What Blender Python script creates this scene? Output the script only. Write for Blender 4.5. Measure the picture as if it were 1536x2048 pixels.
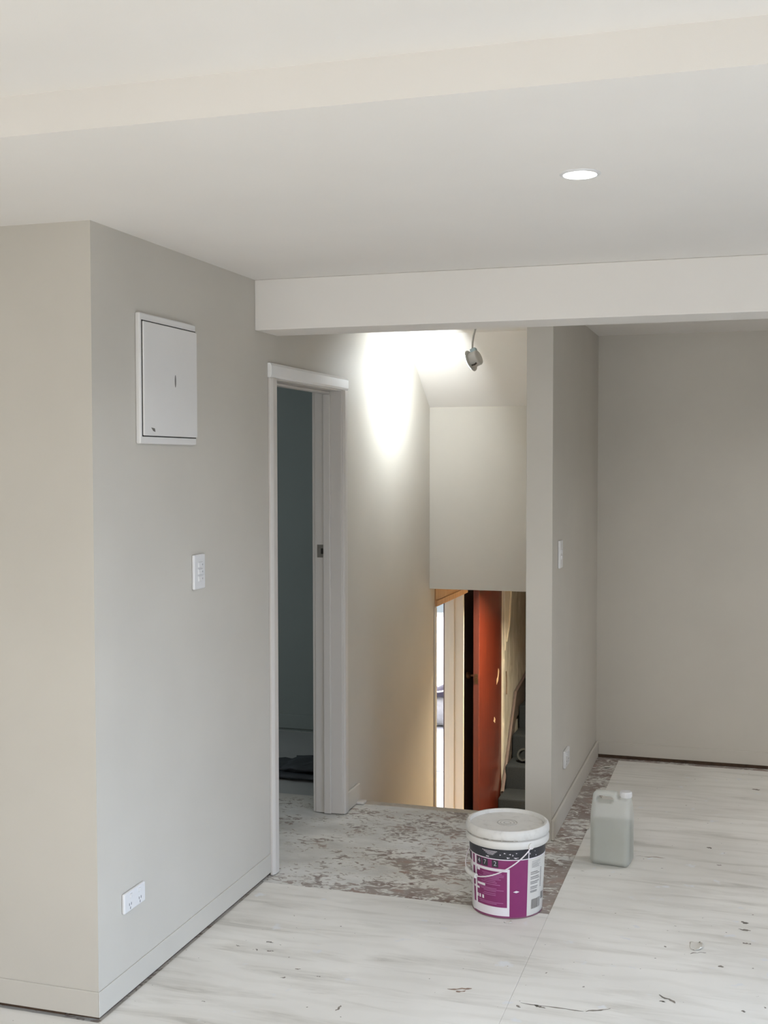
import bpy, bmesh, math, random
import numpy as np
from mathutils import Vector, Matrix, Quaternion

for o in list(bpy.data.objects):
    bpy.data.objects.remove(o, do_unlink=True)
scene = bpy.context.scene
C = scene.collection
random.seed(7)

# ------------------------------------------------------------------ camera
F_PX, YAW, PITCH, ROLL, CAM_H = 2372.1, 0.302264, 0.0420477, 0.0010956, 1.65
cy, sy, cp, sp = math.cos(YAW), math.sin(YAW), math.cos(PITCH), math.sin(PITCH)
fwd = Vector((-sy*cp, cy*cp, -sp)); right = Vector((cy, sy, 0)); down = fwd.cross(right)
c_, s_ = math.cos(ROLL), math.sin(ROLL)
right, down = c_*right + s_*down, -s_*right + c_*down
cam_d = bpy.data.cameras.new('camera'); cam = bpy.data.objects.new('camera', cam_d); C.objects.link(cam)
cam_d.sensor_fit = 'VERTICAL'; cam_d.sensor_height = 24.0; cam_d.sensor_width = 18.0
cam_d.lens = 24.0*F_PX/2048.0; cam_d.clip_start = 0.02
up = -down; back = -fwd
cam.matrix_world = Matrix(((right.x, up.x, back.x, 0), (right.y, up.y, back.y, 0), (right.z, up.z, back.z, CAM_H), (0, 0, 0, 1)))
scene.camera = cam

# ------------------------------------------------------------------ world, daylight, exposure
vs = scene.view_settings
vs.view_transform = 'Standard'; vs.look = 'None'; vs.gamma = 1.0; vs.use_curve_mapping = False
vs.exposure = -0.42
world = bpy.data.worlds.new('sky'); scene.world = world; world.use_nodes = True
wn = world.node_tree.nodes['Background']; wn.inputs[0].default_value = (0.80, 0.90, 1.0, 1); wn.inputs[1].default_value = 1.0

def area(name, loc, direction, sx, sy_, power, color, shape='RECTANGLE', spread=180):
    d = bpy.data.lights.new(name, 'AREA'); d.shape = shape; d.size = sx; d.size_y = sy_
    d.energy = power; d.color = color; d.spread = math.radians(spread)
    o = bpy.data.objects.new(name, d); C.objects.link(o); o.location = loc
    o.rotation_euler = Vector(direction).to_track_quat('-Z', 'Y').to_euler()
    return o
# daylight entering through the windows of the front room (behind and right of the camera)
area('daylight_rear_window', (-0.6, -2.0, 1.20), (0, 1, -0.6), 4.4, 1.9, 66, (1.0, 0.955, 0.915), spread=118)
area('daylight_side_window', (3.02, 1.2, 1.10), (-1, 0.12, -0.62), 3.4, 1.8, 112, (0.56, 0.73, 1.0), spread=86)
# sun through the rear window, falling on the floor around the camera
sun_d = bpy.data.lights.new('sun', 'SUN'); sun_d.energy = 12.0; sun_d.color = (1.0, 0.965, 0.93); sun_d.angle = math.radians(0.6)
sun = bpy.data.objects.new('sun', sun_d); C.objects.link(sun); sun.location = (1, -9, 5)
sun.rotation_euler = Vector((-0.08, 1.0, -0.51)).to_track_quat('-Z', 'Y').to_euler()
# added weak fill for the unlit room, its covered window made up
area('dim_room_fill', (-4.93, 5.0, 1.4), (1, 0, -0.2), 1.4, 1.1, 19.0, (0.82, 0.94, 1.0))
# daylight through the window of the lower room
area('daylight_lower_window', (-3.2, 13.42, 0.45), (0, -1, 0), 2.6, 1.2, 420, (0.95, 0.97, 1.0))

# ------------------------------------------------------------------ helpers
def lin(c):
    return tuple(((v/255.0)/12.92 if v/255.0 <= 0.04045 else ((v/255.0+0.055)/1.055)**2.4) for v in c) + (1.0,)

class MB:
    def __init__(s): s.v = []; s.f = []
    def add(s, vs_, fs):
        n = len(s.v); s.v += [tuple(p) for p in vs_]; s.f += [tuple(i+n for i in q) for q in fs]; return s
    def box(s, x0, x1, y0, y1, z0, z1):
        return s.add([(x0,y0,z0),(x1,y0,z0),(x1,y1,z0),(x0,y1,z0),(x0,y0,z1),(x1,y0,z1),(x1,y1,z1),(x0,y1,z1)],
                     [(0,3,2,1),(4,5,6,7),(0,1,5,4),(1,2,6,5),(2,3,7,6),(3,0,4,7)])
    def prism(s, poly, axis, a0, a1):
        n = len(poly)
        def mk(p, a):
            return (a, p[0], p[1]) if axis == 0 else ((p[0], a, p[1]) if axis == 1 else (p[0], p[1], a))
        return s.add([mk(p, a0) for p in poly]+[mk(p, a1) for p in poly],
                     [tuple(range(n))[::-1], tuple(range(n, 2*n))]+[(i, (i+1) % n, n+(i+1) % n, n+i) for i in range(n)])
    def lathe(s, prof, n=48, c=(0,0,0), cap0=True, cap1=True):
        vs_ = []; fs = []
        for r, z in prof:
            for k in range(n):
                a = 2*math.pi*k/n; vs_.append((c[0]+r*math.cos(a), c[1]+r*math.sin(a), c[2]+z))
        for i in range(len(prof)-1):
            for k in range(n):
                fs.append((i*n+k, i*n+(k+1) % n, (i+1)*n+(k+1) % n, (i+1)*n+k))
        if cap0: fs.append(tuple(range(n))[::-1])
        if cap1: fs.append(tuple((len(prof)-1)*n+k for k in range(n)))
        return s.add(vs_, fs)
    def tube(s, path, r, n=10):
        pts = [Vector(p) for p in path]; vs_ = []; fs = []
        ref = Vector((0.13, 0.21, 0.97))
        for i, p in enumerate(pts):
            t = (pts[min(i+1, len(pts)-1)]-pts[max(i-1, 0)]).normalized()
            a = t.cross(ref)
            if a.length < 1e-3: a = t.cross(Vector((1, 0, 0)))
            a.normalize(); b = t.cross(a)
            rr = r[i] if isinstance(r, (list, tuple)) else r
            for k in range(n):
                q = 2*math.pi*k/n; vs_.append(p+(a*math.cos(q)+b*math.sin(q))*rr)
        for i in range(len(pts)-1):
            for k in range(n): fs.append((i*n+k, i*n+(k+1) % n, (i+1)*n+(k+1) % n, (i+1)*n+k))
        fs.append(tuple(range(n))[::-1]); fs.append(tuple((len(pts)-1)*n+k for k in range(n)))
        return s.add(vs_, fs)
    def cyl(s, p0, p1, r, n=20): return s.tube([p0, p1], r, n)

def root_off(p):
    o = Vector((0, 0, 0))
    while p is not None: o += p.location; p = p.parent
    return o

def obj(name, mb, mat, parent=None, smooth=False, bevel=0.0, segs=2, local=False, flip=False):
    me = bpy.data.meshes.new(name)
    off = Vector((0, 0, 0)) if (local or parent is None) else root_off(parent)
    me.from_pydata([tuple(Vector(p)-off) for p in mb.v], [], mb.f)
    bm = bmesh.new(); bm.from_mesh(me)
    bmesh.ops.recalc_face_normals(bm, faces=bm.faces)
    if bevel:
        es = [e for e in bm.edges if len(e.link_faces) == 2 and e.calc_face_angle(0) > 0.5]
        bmesh.ops.bevel(bm, geom=es, offset=bevel, offset_type='OFFSET', segments=segs, profile=0.5, affect='EDGES', clamp_overlap=True)
    bm.to_mesh(me); bm.free()
    if smooth:
        me.polygons.foreach_set('use_smooth', [True]*len(me.polygons))
        try: me.set_sharp_from_angle(angle=math.radians(38))
        except Exception: pass
    me.materials.append(mat)
    o = bpy.data.objects.new(name, me); C.objects.link(o)
    if parent is not None: o.parent = parent
    return o

def tag(o, label=None, cat=None, group=None, kind=None):
    if label: o['label'] = label
    if cat: o['category'] = cat
    if group: o['group'] = group
    if kind: o['kind'] = kind
    return o
def thing(name, label, cat, loc, rot=None, group=None):
    o = bpy.data.objects.new(name, None); C.objects.link(o); o.location = loc; o.empty_display_size = 0.05
    if rot is not None: o.rotation_euler = rot
    return tag(o, label, cat, group)
def struct(name, mb, mat, label, cat='wall', parent=None, **k):
    return tag(obj(name, mb, mat, parent, **k), label, cat, kind='structure')

# ------------------------------------------------------------------ materials
def new_mat(name):
    m = bpy.data.materials.new(name); m.use_nodes = True
    nt = m.node_tree; return m, nt, nt.nodes['Principled BSDF']
def N(nt, t, **k):
    n = nt.nodes.new(t)
    for a, b in k.items():
        if a.startswith('_'): setattr(n, a[1:], b)
        else: n.inputs[a.replace('__', ' ')].default_value = b
    return n
def coords(nt, scale=(1, 1, 1)):
    tc = nt.nodes.new('ShaderNodeTexCoord'); mp = nt.nodes.new('ShaderNodeMapping')
    nt.links.new(tc.outputs['Object'], mp.inputs['Vector']); mp.inputs['Scale'].default_value = scale
    return mp.outputs['Vector']
def ramp(nt, src, stops):
    r = nt.nodes.new('ShaderNodeValToRGB'); nt.links.new(src, r.inputs['Fac'])
    e = r.color_ramp.elements
    while len(e) < len(stops): e.new(0.5)
    for i, (p, c) in enumerate(stops): e[i].position = p; e[i].color = c if len(c) == 4 else c+(1,)
    return r
def mixc(nt, fac, a, b, mode='MIX'):
    m = nt.nodes.new('ShaderNodeMix'); m.data_type = 'RGBA'; m.blend_type = mode
    for s, v in ((m.inputs[0], fac), (m.inputs[6], a), (m.inputs[7], b)):
        if hasattr(v, 'type') and hasattr(v, 'is_output'): nt.links.new(v, s)
        else: s.default_value = v
    return m.outputs[2]
def bump(nt, bsdf, h, strength, dist=0.01):
    b = nt.nodes.new('ShaderNodeBump'); b.inputs['Strength'].default_value = strength; b.inputs['Distance'].default_value = dist
    nt.links.new(h, b.inputs['Height']); nt.links.new(b.outputs['Normal'], bsdf.inputs['Normal'])

def paint(name, rgb, rough=0.6, var=0.03, stip=0.05, spec=0.3):
    m, nt, b = new_mat(name); b.inputs['Roughness'].default_value = rough; b.inputs['Specular IOR Level'].default_value = spec
    v = coords(nt); n = N(nt, 'ShaderNodeTexNoise', Scale=2.3, Detail=4.0); nt.links.new(v, n.inputs['Vector'])
    c = lin(rgb); r = ramp(nt, n.outputs['Fac'], [(0.3, tuple(x*(1-var) for x in c[:3])), (0.7, tuple(min(1, x*(1+var)) for x in c[:3]))])
    nt.links.new(r.outputs['Color'], b.inputs['Base Color'])
    if stip:
        f = N(nt, 'ShaderNodeTexNoise', Scale=420.0, Detail=2.0); nt.links.new(v, f.inputs['Vector'])
        bump(nt, b, f.outputs['Fac'], stip, 0.002)
    return m
def plain(name, rgb, rough=0.5, metal=0.0, var=0.04, scale=30, spec=0.5):
    m, nt, b = new_mat(name); b.inputs['Roughness'].default_value = rough; b.inputs['Metallic'].default_value = metal
    b.inputs['Specular IOR Level'].default_value = spec
    v = coords(nt); n = N(nt, 'ShaderNodeTexNoise', Scale=float(scale), Detail=3.0); nt.links.new(v, n.inputs['Vector'])
    c = lin(rgb); r = ramp(nt, n.outputs['Fac'], [(0.3, tuple(x*(1-var) for x in c[:3])), (0.7, tuple(min(1, x*(1+var)) for x in c[:3]))])
    nt.links.new(r.outputs['Color'], b.inputs['Base Color']); return m
def glow(name, rgb, strength):
    m, nt, b = new_mat(name); b.inputs['Base Color'].default_value = lin(rgb)
    b.inputs['Emission Color'].default_value = lin(rgb); b.inputs['Emission Strength'].default_value = strength
    return m

M_wall = paint('greige_wall_paint', (198, 192, 182), 0.55)
M_ceil = paint('white_ceiling_paint', (229, 224, 218), 0.75, 0.015)
M_trim = paint('white_gloss_trim', (204, 198, 192), 0.35, 0.02, 0.0, 0.5)
M_trimb = paint('brushed_white_undercoat', (232, 230, 228), 0.45, 0.05, 0.0, 0.5)
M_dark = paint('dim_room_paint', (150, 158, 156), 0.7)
M_white = plain('white_plastic', (220, 218, 217), 0.3, var=0.01)
M_panel = plain('white_enamel', (222, 219, 216), 0.35, var=0.012, scale=6)
M_gap = plain('shadow_gap_black', (40, 37, 34), 0.9)
M_plate = plain('brown_timber_plate', (84, 66, 52), 0.9, var=0.3)
M_lowwall = paint('lower_cream_paint', (208, 200, 186), 0.6)
M_bright = paint('lower_room_white', (236, 234, 236), 0.7)
M_lowfloor = paint('lower_floor_white', (226, 228, 232), 0.7, 0.05)
M_black = plain('recess_shade_dark_string', (92, 80, 80), 0.7)  # dark tone paints the recess's lack of light; also the dark string edge
M_carpet = plain('charcoal_carpet', (40, 44, 49), 0.97, var=0.35, scale=300, spec=0.1)
M_alu = plain('window_aluminium', (190, 190, 190), 0.4, 0.6)

def make_ply():
    m, nt, b = new_mat('primed_plywood'); b.inputs['Roughness'].default_value = 0.75; b.inputs['Specular IOR Level'].default_value = 0.25
    base = lin((230, 226, 219))[:3]
    v1 = coords(nt, (1.3, 9, 1)); n1 = N(nt, 'ShaderNodeTexNoise', Scale=1.6, Detail=6.0, Roughness=0.62, Distortion=0.6); nt.links.new(v1, n1.inputs['Vector'])
    st = ramp(nt, n1.outputs['Fac'], [(0.26, (0.68, 0.67, 0.645)), (0.37, (0.89, 0.885, 0.87)), (0.49, (1, 1, 1))])
    v2 = coords(nt); n2 = N(nt, 'ShaderNodeTexNoise', Scale=1.7, Detail=5.0); nt.links.new(v2, n2.inputs['Vector'])
    bl = ramp(nt, n2.outputs['Fac'], [(0.32, (0.87, 0.862, 0.85)), (0.62, (1.02, 1.02, 1.02))])
    v3 = coords(nt, (1, 1, 1)); w = N(nt, 'ShaderNodeTexWave', Scale=3.0, Distortion=7.0, Detail=2.0); w.bands_direction = 'Y'
    w.inputs['Detail Scale'].default_value = 0.7; nt.links.new(v3, w.inputs['Vector'])
    wr = ramp(nt, w.outputs['Fac'], [(0.0, (0.95, 0.948, 0.94)), (0.35, (1, 1, 1))])
    n4 = N(nt, 'ShaderNodeTexNoise', Scale=11.0, Detail=3.0); nt.links.new(v2, n4.inputs['Vector'])
    sp_ = ramp(nt, n4.outputs['Fac'], [(0.66, (0, 0, 0)), (0.72, (1, 1, 1))])
    n5 = N(nt, 'ShaderNodeTexNoise', Scale=46.0, Detail=2.0); nt.links.new(v2, n5.inputs['Vector'])
    dk = ramp(nt, n5.outputs['Fac'], [(0.735, (0, 0, 0)), (0.76, (1, 1, 1))])
    c = mixc(nt, 1.0, base+(1,), st.outputs['Color'], 'MULTIPLY')
    c = mixc(nt, 1.0, c, bl.outputs['Color'], 'MULTIPLY')
    c = mixc(nt, 0.8, c, wr.outputs['Color'], 'MULTIPLY')
    c = mixc(nt, sp_.outputs['Color'], c, lin((222, 221, 220)))
    c = mixc(nt, dk.outputs['Color'], c, lin((140, 132, 122)))
    nt.links.new(c, b.inputs['Base Color'])
    bump(nt, b, n1.outputs['Fac'], 0.12, 0.004)
    return m
M_ply = make_ply()

def make_board():
    m, nt, b = new_mat('stripped_particleboard'); b.inputs['Roughness'].default_value = 0.8; b.inputs['Specular IOR Level'].default_value = 0.2
    v = coords(nt, (0.85, 1.25, 1))
    n1 = N(nt, 'ShaderNodeTexNoise', Scale=27.0, Detail=6.0, Roughness=0.6, Distortion=1.2); nt.links.new(v, n1.inputs['Vector'])
    n2 = N(nt, 'ShaderNodeTexNoise', Scale=4.2, Detail=4.0, Roughness=0.55, Distortion=0.5); nt.links.new(v, n2.inputs['Vector'])
    # more of the old brown adhesive towards the stair / bucket side
    tc = nt.nodes.new('ShaderNodeTexCoord'); sx = nt.nodes.new('ShaderNodeSeparateXYZ'); nt.links.new(tc.outputs['Object'], sx.inputs[0])
    mr = nt.nodes.new('ShaderNodeMapRange'); nt.links.new(sx.outputs['X'], mr.inputs[0])
    mr.inputs[1].default_value = -2.2; mr.inputs[2].default_value = -0.8; mr.inputs[3].default_value = -0.10; mr.inputs[4].default_value = 0.085
    a1 = nt.nodes.new('ShaderNodeMath'); a1.operation = 'MULTIPLY_ADD'; nt.links.new(n2.outputs['Fac'], a1.inputs[0]); a1.inputs[1].default_value = 0.62; nt.links.new(mr.outputs[0], a1.inputs[2])
    a2 = nt.nodes.new('ShaderNodeMath'); a2.operation = 'MULTIPLY_ADD'; nt.links.new(n1.outputs['Fac'], a2.inputs[0]); a2.inputs[1].default_value = 0.9; nt.links.new(a1.outputs[0], a2.inputs[2])
    mask = ramp(nt, a2.outputs[0], [(0.755, (0, 0, 0)), (0.80, (0.55, 0.55, 0.55)), (0.87, (1, 1, 1))])
    edge = ramp(nt, a2.outputs[0], [(0.72, (0, 0, 0)), (0.765, (1, 1, 1)), (0.80, (0, 0, 0))])
    n3 = N(nt, 'ShaderNodeTexNoise', Scale=7.0, Detail=4.0); nt.links.new(v, n3.inputs['Vector'])
    lightc = ramp(nt, n3.outputs['Fac'], [(0.3, lin((198, 195, 189))), (0.7, lin((226, 223, 218)))])
    brown = ramp(nt, n3.outputs['Fac'], [(0.28, lin((160, 132, 120))), (0.5, lin((158, 148, 140))), (0.72, lin((132, 112, 104)))])
    c = mixc(nt, mask.outputs['Color'], lightc.outputs['Color'], brown.outputs['Color'])
    e2 = mixc(nt, 0.6, (0, 0, 0, 1), edge.outputs['Color'])
    c = mixc(nt, e2, c, lin((222, 219, 208)))
    nt.links.new(c, b.inputs['Base Color'])
    inv = ramp(nt, a2.outputs[0], [(0.69, (0.75, 0.75, 0.75)), (0.775, (1, 1, 1)), (0.83, (0.2, 0.2, 0.2))])
    bump(nt, b, inv.outputs['Color'], 0.35, 0.006)
    return m
M_board = make_board()

def make_wood(name, a, bcol, rough, coat=0.0):
    m, nt, b = new_mat(name); b.inputs['Roughness'].default_value = rough
    if coat: b.inputs['Coat Weight'].default_value = coat; b.inputs['Coat Roughness'].default_value = 0.12
    v = coords(nt, (14, 14, 1.0)); n = N(nt, 'ShaderNodeTexNoise', Scale=3.0, Detail=5.0, Distortion=0.4); nt.links.new(v, n.inputs['Vector'])
    r = ramp(nt, n.outputs['Fac'], [(0.3, lin(a)), (0.7, lin(bcol))]); nt.links.new(r.outputs['Color'], b.inputs['Base Color']); return m
M_red = make_wood('red_varnished_timber', (84, 33, 24), (112, 47, 30), 0.3, 0.5)
M_rededge = make_wood('red_timber_edge', (88, 38, 30), (104, 46, 36), 0.4, 0.2)
M_tan = make_wood('warm_lit_tan', (178, 138, 98), (200, 160, 118), 0.5)  # warm light on the cream door head, put into a tan grain

# ------------------------------------------------------------------ the room shell
XL, XLB = -1.828, -1.953          # left wall faces
CZ, CZ2 = 2.345, 2.429            # ceiling heights
YB = 6.64                         # alcove back wall
NX0, NX1, NY = -0.943, -0.828, 5.10
LZ = -1.20                        # lower landing floor
ST = 5.42                         # edge of the stairwell

fl = MB().box(-5.0, NX1, -2.2, ST, -0.20, -0.004).box(NX1, 3.2, -2.2, 6.80, -0.20, -0.004).box(-5.0, XLB, ST, 6.86, -0.20, -0.004)
floor = struct('floor', fl, M_board, 'stripped particleboard floor, pale with brown patches, before the stairs', 'floor')
def sheet(x0, x1, y0, y1):
    return obj('plywood_sheet', MB().box(x0, x1, y0, y1, -0.004, 0.0), M_ply, floor, bevel=0.0012, segs=1)
sheet(XL+0.004, -0.6975, 3.024, 4.252)
sheet(-0.697, 0.50, 3.024, 6.585)
sheet(-2.30, -0.10, 0.61, 3.0235)
sheet(-0.094, 2.30, 0.61, 3.0235)
sheet(0.506, 1.70, 3.024, 6.585)
sheet(-4.70, -2.306, 0.61, 3.0235)
sheet(-2.30, -0.10, -2.19, 0.604)
sheet(-0.094, 2.30, -2.19, 0.604)

struct('ceiling', MB().box(-5.0, 3.2, 2.209, 6.90, CZ, CZ+0.20).box(-5.0, 3.2, -2.2, 2.209, CZ2, CZ2+0.116),
       M_ceil, 'white ceiling with a low step across it', 'ceiling')
struct('ceiling_beam', MB().box(XL, 3.2, 4.206, 4.425, 2.154, CZ), M_ceil, 'white boxed beam under the ceiling, from the left wall', 'beam', bevel=0.003)

wl = MB()
D0, D1, DH = 4.375, 5.21, 1.997    # rough opening of the doorway
wl.box(XLB, XL, 3.03, D0, 0.012, CZ).box(XLB, XL, D0, D1, DH, CZ).box(XLB, XL, D1, ST, 0.012, CZ)
E0, E1, EH = 6.885, 7.65, 0.796     # rough opening of the lower doorway
wl.box(XLB, XL, ST, E0, LZ, CZ).box(XLB, XL, E0, 7.70, EH, CZ)
wl.box(XLB, XL, 7.70, 8.93, 0.95, CZ)
wl.box(XLB, XL, 8.93, 10.8, LZ, CZ)
wall_left = struct('wall_left', wl, M_wall, 'greige left wall with switchboard and doorway, running down into the stairwell')
obj('bottom_plate', MB().box(XLB+0.01, XL-0.012, 3.05, D0, -0.004, 0.012), M_plate, wall_left)
wn_ = struct('wall_near_left', MB().box(-5.0, XLB, 3.03, 3.15, 0.012, CZ), M_wall, 'greige return wall at the far left, facing the camera')
obj('bottom_plate', MB().box(-5.0, XLB, 3.045, 3.14, -0.004, 0.012), M_plate, wn_)
nib = struct('wall_nib', MB().box(NX0, NX1, NY, 10.8, LZ-0.1, CZ), M_wall, 'narrow greige wall end between stairwell and alcove', bevel=0.002)
wb = struct('wall_back', MB().box(NX1, 3.2, YB, 6.80, 0.016, CZ), M_wall, 'plain greige back wall of the alcove')
obj('bottom_plate', MB().box(NX1, 3.2, YB+0.008, 6.79, -0.004, 0.016), M_plate, wb)
struct('wall_bulkhead', MB().box(XL, NX0, 6.77, 6.88, 0.90, 1.972), M_wall, 'greige bulkhead wall hanging above the lower landing')
struct('ceiling_soffit', MB().prism([(6.77, 1.972), (6.25, CZ), (6.88, CZ), (6.88, 1.972)], 0, XL, NX0), M_ceil, 'sloping white soffit over the stairwell', 'ceiling')

# front room behind and beside the camera
struct('wall_right', MB().box(3.2, 3.32, -2.2, -0.6, -0.2, CZ2).box(3.2, 3.32, 3.0, 6.8, -0.2, CZ2).box(3.2, 3.32, -0.6, 3.0, -0.2, 0.05).box(3.2, 3.32, -0.6, 3.0, 2.08, CZ2),
       M_wall, 'greige right wall of the room, outside the picture')
struct('wall_rear', MB().box(-5.0, -2.9, -2.32, -2.2, -0.2, CZ2).box(1.7, 3.32, -2.32, -2.2, -0.2, CZ2).box(-2.9, 1.7, -2.32, -2.2, -0.2, 0.08).box(-2.9, 1.7, -2.32, -2.2, 2.2, CZ2),
       M_wall, 'greige rear wall behind the camera')
struct('wall_far_left', MB().box(-5.12, -5.0, -2.32, 4.2, -0.2, CZ2).box(-5.12, -5.0, 5.8, 6.88, -0.2, CZ2).box(-5.12, -5.0, 4.2, 5.8, -0.2, 0.8).box(-5.12, -5.0, 4.2, 5.8, 2.0, CZ2), M_wall, 'greige far left wall, outside the picture')

def glass():
    m, nt, b = new_mat('window_glass'); nt.nodes.remove(b); out = nt.nodes['Material Output']
    tr = N(nt, 'ShaderNodeBsdfTransparent'); tr.inputs[0].default_value = (0.95, 0.97, 0.96, 1)
    gl = N(nt, 'ShaderNodeBsdfGlossy', Roughness=0.02); mx = N(nt, 'ShaderNodeMixShader'); mx.inputs[0].default_value = 0.06
    nt.links.new(tr.outputs[0], mx.inputs[1]); nt.links.new(gl.outputs[0], mx.inputs[2]); nt.links.new(mx.outputs[0], out.inputs[0]); return m
M_glass = glass()
def window(name, axis, a0, a1, z0, z1, pos, n, label):
    e = bpy.data.objects.new(name, None); C.objects.link(e); e.location = ((pos, (a0+a1)/2, z0) if axis == 0 else ((a0+a1)/2, pos, z0))
    tag(e, label, 'window', kind='structure')
    def bx(mb, u0, u1, w0, w1, t):
        return mb.box(pos-t, pos+t, u0, u1, w0, w1) if axis == 0 else mb.box(u0, u1, pos-t, pos+t, w0, w1)
    fr = MB(); bx(fr, a0, a1, z0, z0+0.05, 0.03); bx(fr, a0, a1, z1-0.05, z1, 0.03); bx(fr, a0, a0+0.05, z0+0.05, z1-0.05, 0.03); bx(fr, a1-0.05, a1, z0+0.05, z1-0.05, 0.03)
    obj('window_frame', fr, M_alu, e)
    w = (a1-a0-0.1)/n
    for i in range(n):
        if i: obj('mullion', bx(MB(), a0+0.05+i*w-0.02, a0+0.05+i*w+0.02, z0+0.05, z1-0.05, 0.025), M_alu, e)
        obj('pane', bx(MB(), a0+0.05+i*w+(0.02 if i else 0), a0+0.05+(i+1)*w-(0.02 if i < n-1 else 0), z0+0.05, z1-0.05, 0.004), M_glass, e)
window('window_1', 1, -2.9, 1.7, 0.08, 2.2, -2.26, 3, 'wide aluminium window behind the camera')
window('window_2', 0, -0.6, 3.0, 0.05, 2.08, 3.26, 2, 'aluminium window to the right of the camera')
window('added_window', 0, 4.2, 5.8, 0.8, 2.0, -5.06, 2, 'window added to the unlit room for fill light, outside the picture')  # invented window, gives the unlit room's fill a source
struct('added_blind', MB().box(-5.018, -5.012, 4.15, 5.85, 0.72, 2.08), M_dark, 'made-up dark blind over the added window of the unlit room', 'blind')
window('window_3', 1, -4.5, -1.99, -0.18, 1.08, 13.56, 2, 'bright window of the lower room seen through the doorway')

# unlit room behind the doorway
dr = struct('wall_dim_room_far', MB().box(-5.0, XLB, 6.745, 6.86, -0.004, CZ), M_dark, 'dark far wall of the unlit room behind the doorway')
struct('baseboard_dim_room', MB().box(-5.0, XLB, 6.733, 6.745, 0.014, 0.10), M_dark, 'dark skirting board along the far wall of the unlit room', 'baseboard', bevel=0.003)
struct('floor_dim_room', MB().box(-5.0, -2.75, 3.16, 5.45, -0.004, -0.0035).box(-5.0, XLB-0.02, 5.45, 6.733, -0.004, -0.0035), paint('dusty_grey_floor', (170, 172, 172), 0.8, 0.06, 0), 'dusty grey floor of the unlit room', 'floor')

# lower landing, lower room and the flight beyond
struct('floor_landing', MB().box(XLB, NX0, 5.3, 10.8, LZ-0.15, LZ), make_wood('honey_bounce_floor', (214, 160, 74), (230, 182, 92), 0.5), 'lower landing floor, coloured honey to bounce warm light', 'floor')  # honey colour chosen to throw warm bounce on the left wall
struct('floor_lower_room', MB().box(-5.0, XLB, 5.3, 13.62, LZ-0.15, LZ).box(XLB, NX0, 10.8, 13.62, LZ-0.15, LZ), M_lowfloor, 'pale floor of the bright lower room', 'floor')
struct('wall_lower_room', MB().box(-5.0, -4.5, 13.5, 13.62, LZ, 1.3).box(-1.99, XLB, 13.5, 13.62, LZ, 1.3).box(-4.5, -1.99, 13.5, 13.62, LZ, -0.18).box(-4.5, -1.99, 13.5, 13.62, 1.08, 1.3)
       .box(-5.12, -5.0, 6.88, 13.62, LZ, 1.3).box(-5.0, XLB, 6.76, 6.88, LZ, -0.2).box(XLB, XL, 10.8, 13.62, LZ, 1.3), M_bright, 'white walls of the bright lower room')
struct('ceiling_lower_room', MB().box(-5.0, XLB, 6.88, 13.62, 1.3, 1.4), M_bright, 'white ceiling of the bright lower room', 'ceiling')
struct('ceiling_landing', MB().box(XL, NX0, 6.88, 8.45, 1.0, 1.1).prism([(8.45, 1.0), (10.8, 2.25), (10.8, 2.345), (8.45, 1.1)], 0, XL, NX0), M_lowwall, 'cream ceiling of the lower landing', 'ceiling')
struct('wall_stair_end', MB().box(XL, NX0, 10.7, 10.8, LZ, CZ), M_lowwall, 'cream wall at the top of the carpeted stairs')
struct('wall_recess', MB().box(XLB-0.035, XLB, 7.72, 8.93, LZ, 1.3), M_black, 'back of the unlit recess beside the red door, its shade put into dark colour')
# bare plaster of the far stair wall
def peel():
    m, nt, b = new_mat('scuffed_plaster'); b.inputs['Roughness'].default_value = 0.8
    v = coords(nt, (1, 3, 1.2)); n = N(nt, 'ShaderNodeTexNoise', Scale=4.0, Detail=6.0, Distortion=0.8); nt.links.new(v, n.inputs['Vector'])
    r = ramp(nt, n.outputs['Fac'], [(0.3, lin((150, 148, 142))), (0.5, lin((172, 170, 164))), (0.68, lin((186, 184, 180))), (0.74, lin((205, 200, 190)))])
    nt.links.new(r.outputs['Color'], b.inputs['Base Color']); bump(nt, b, n.outputs['Fac'], 0.4, 0.01); return m
M_peel = peel()
pw = struct('wall_stair_left', MB().box(XL, XL+0.012, 8.93, 10.7, LZ, 1.3), M_peel, 'scuffed bare plaster wall beside the carpeted stairs')

# ------------------------------------------------------------------ trims, doorways, stairs
def skirting(name, mb, label, mat=None): return struct(name, mb, mat or M_wall, label, 'baseboard', bevel=0.004)
BB = 0.088
skirting('baseboard_left', MB().box(XL, XL+0.004, 3.026, 4.331, 0.012, BB), 'greige skirting along the left wall up to the doorway')
skirting('baseboard_near_left', MB().box(-5.0, XL, 3.026, 3.03, 0.012, BB), 'greige skirting on the return wall at the far left')
skirting('baseboard_stair', MB().prism([(5.248, 0.0), (5.40, 0.0), (5.425, 0.02), (5.425, BB), (5.248, BB)], 0, XL, XL+0.014), 'short cut skirting between the doorway and the stair edge')
skirting('baseboard_nib', MB().box(NX1, NX1+0.013, NY-0.002, YB, -0.003, BB), 'greige skirting along the nib wall in the alcove')
skirting('baseboard_back', MB().box(NX1+0.013, 3.2, YB-0.006, YB, 0.016, BB), 'greige skirting along the alcove back wall')

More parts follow.
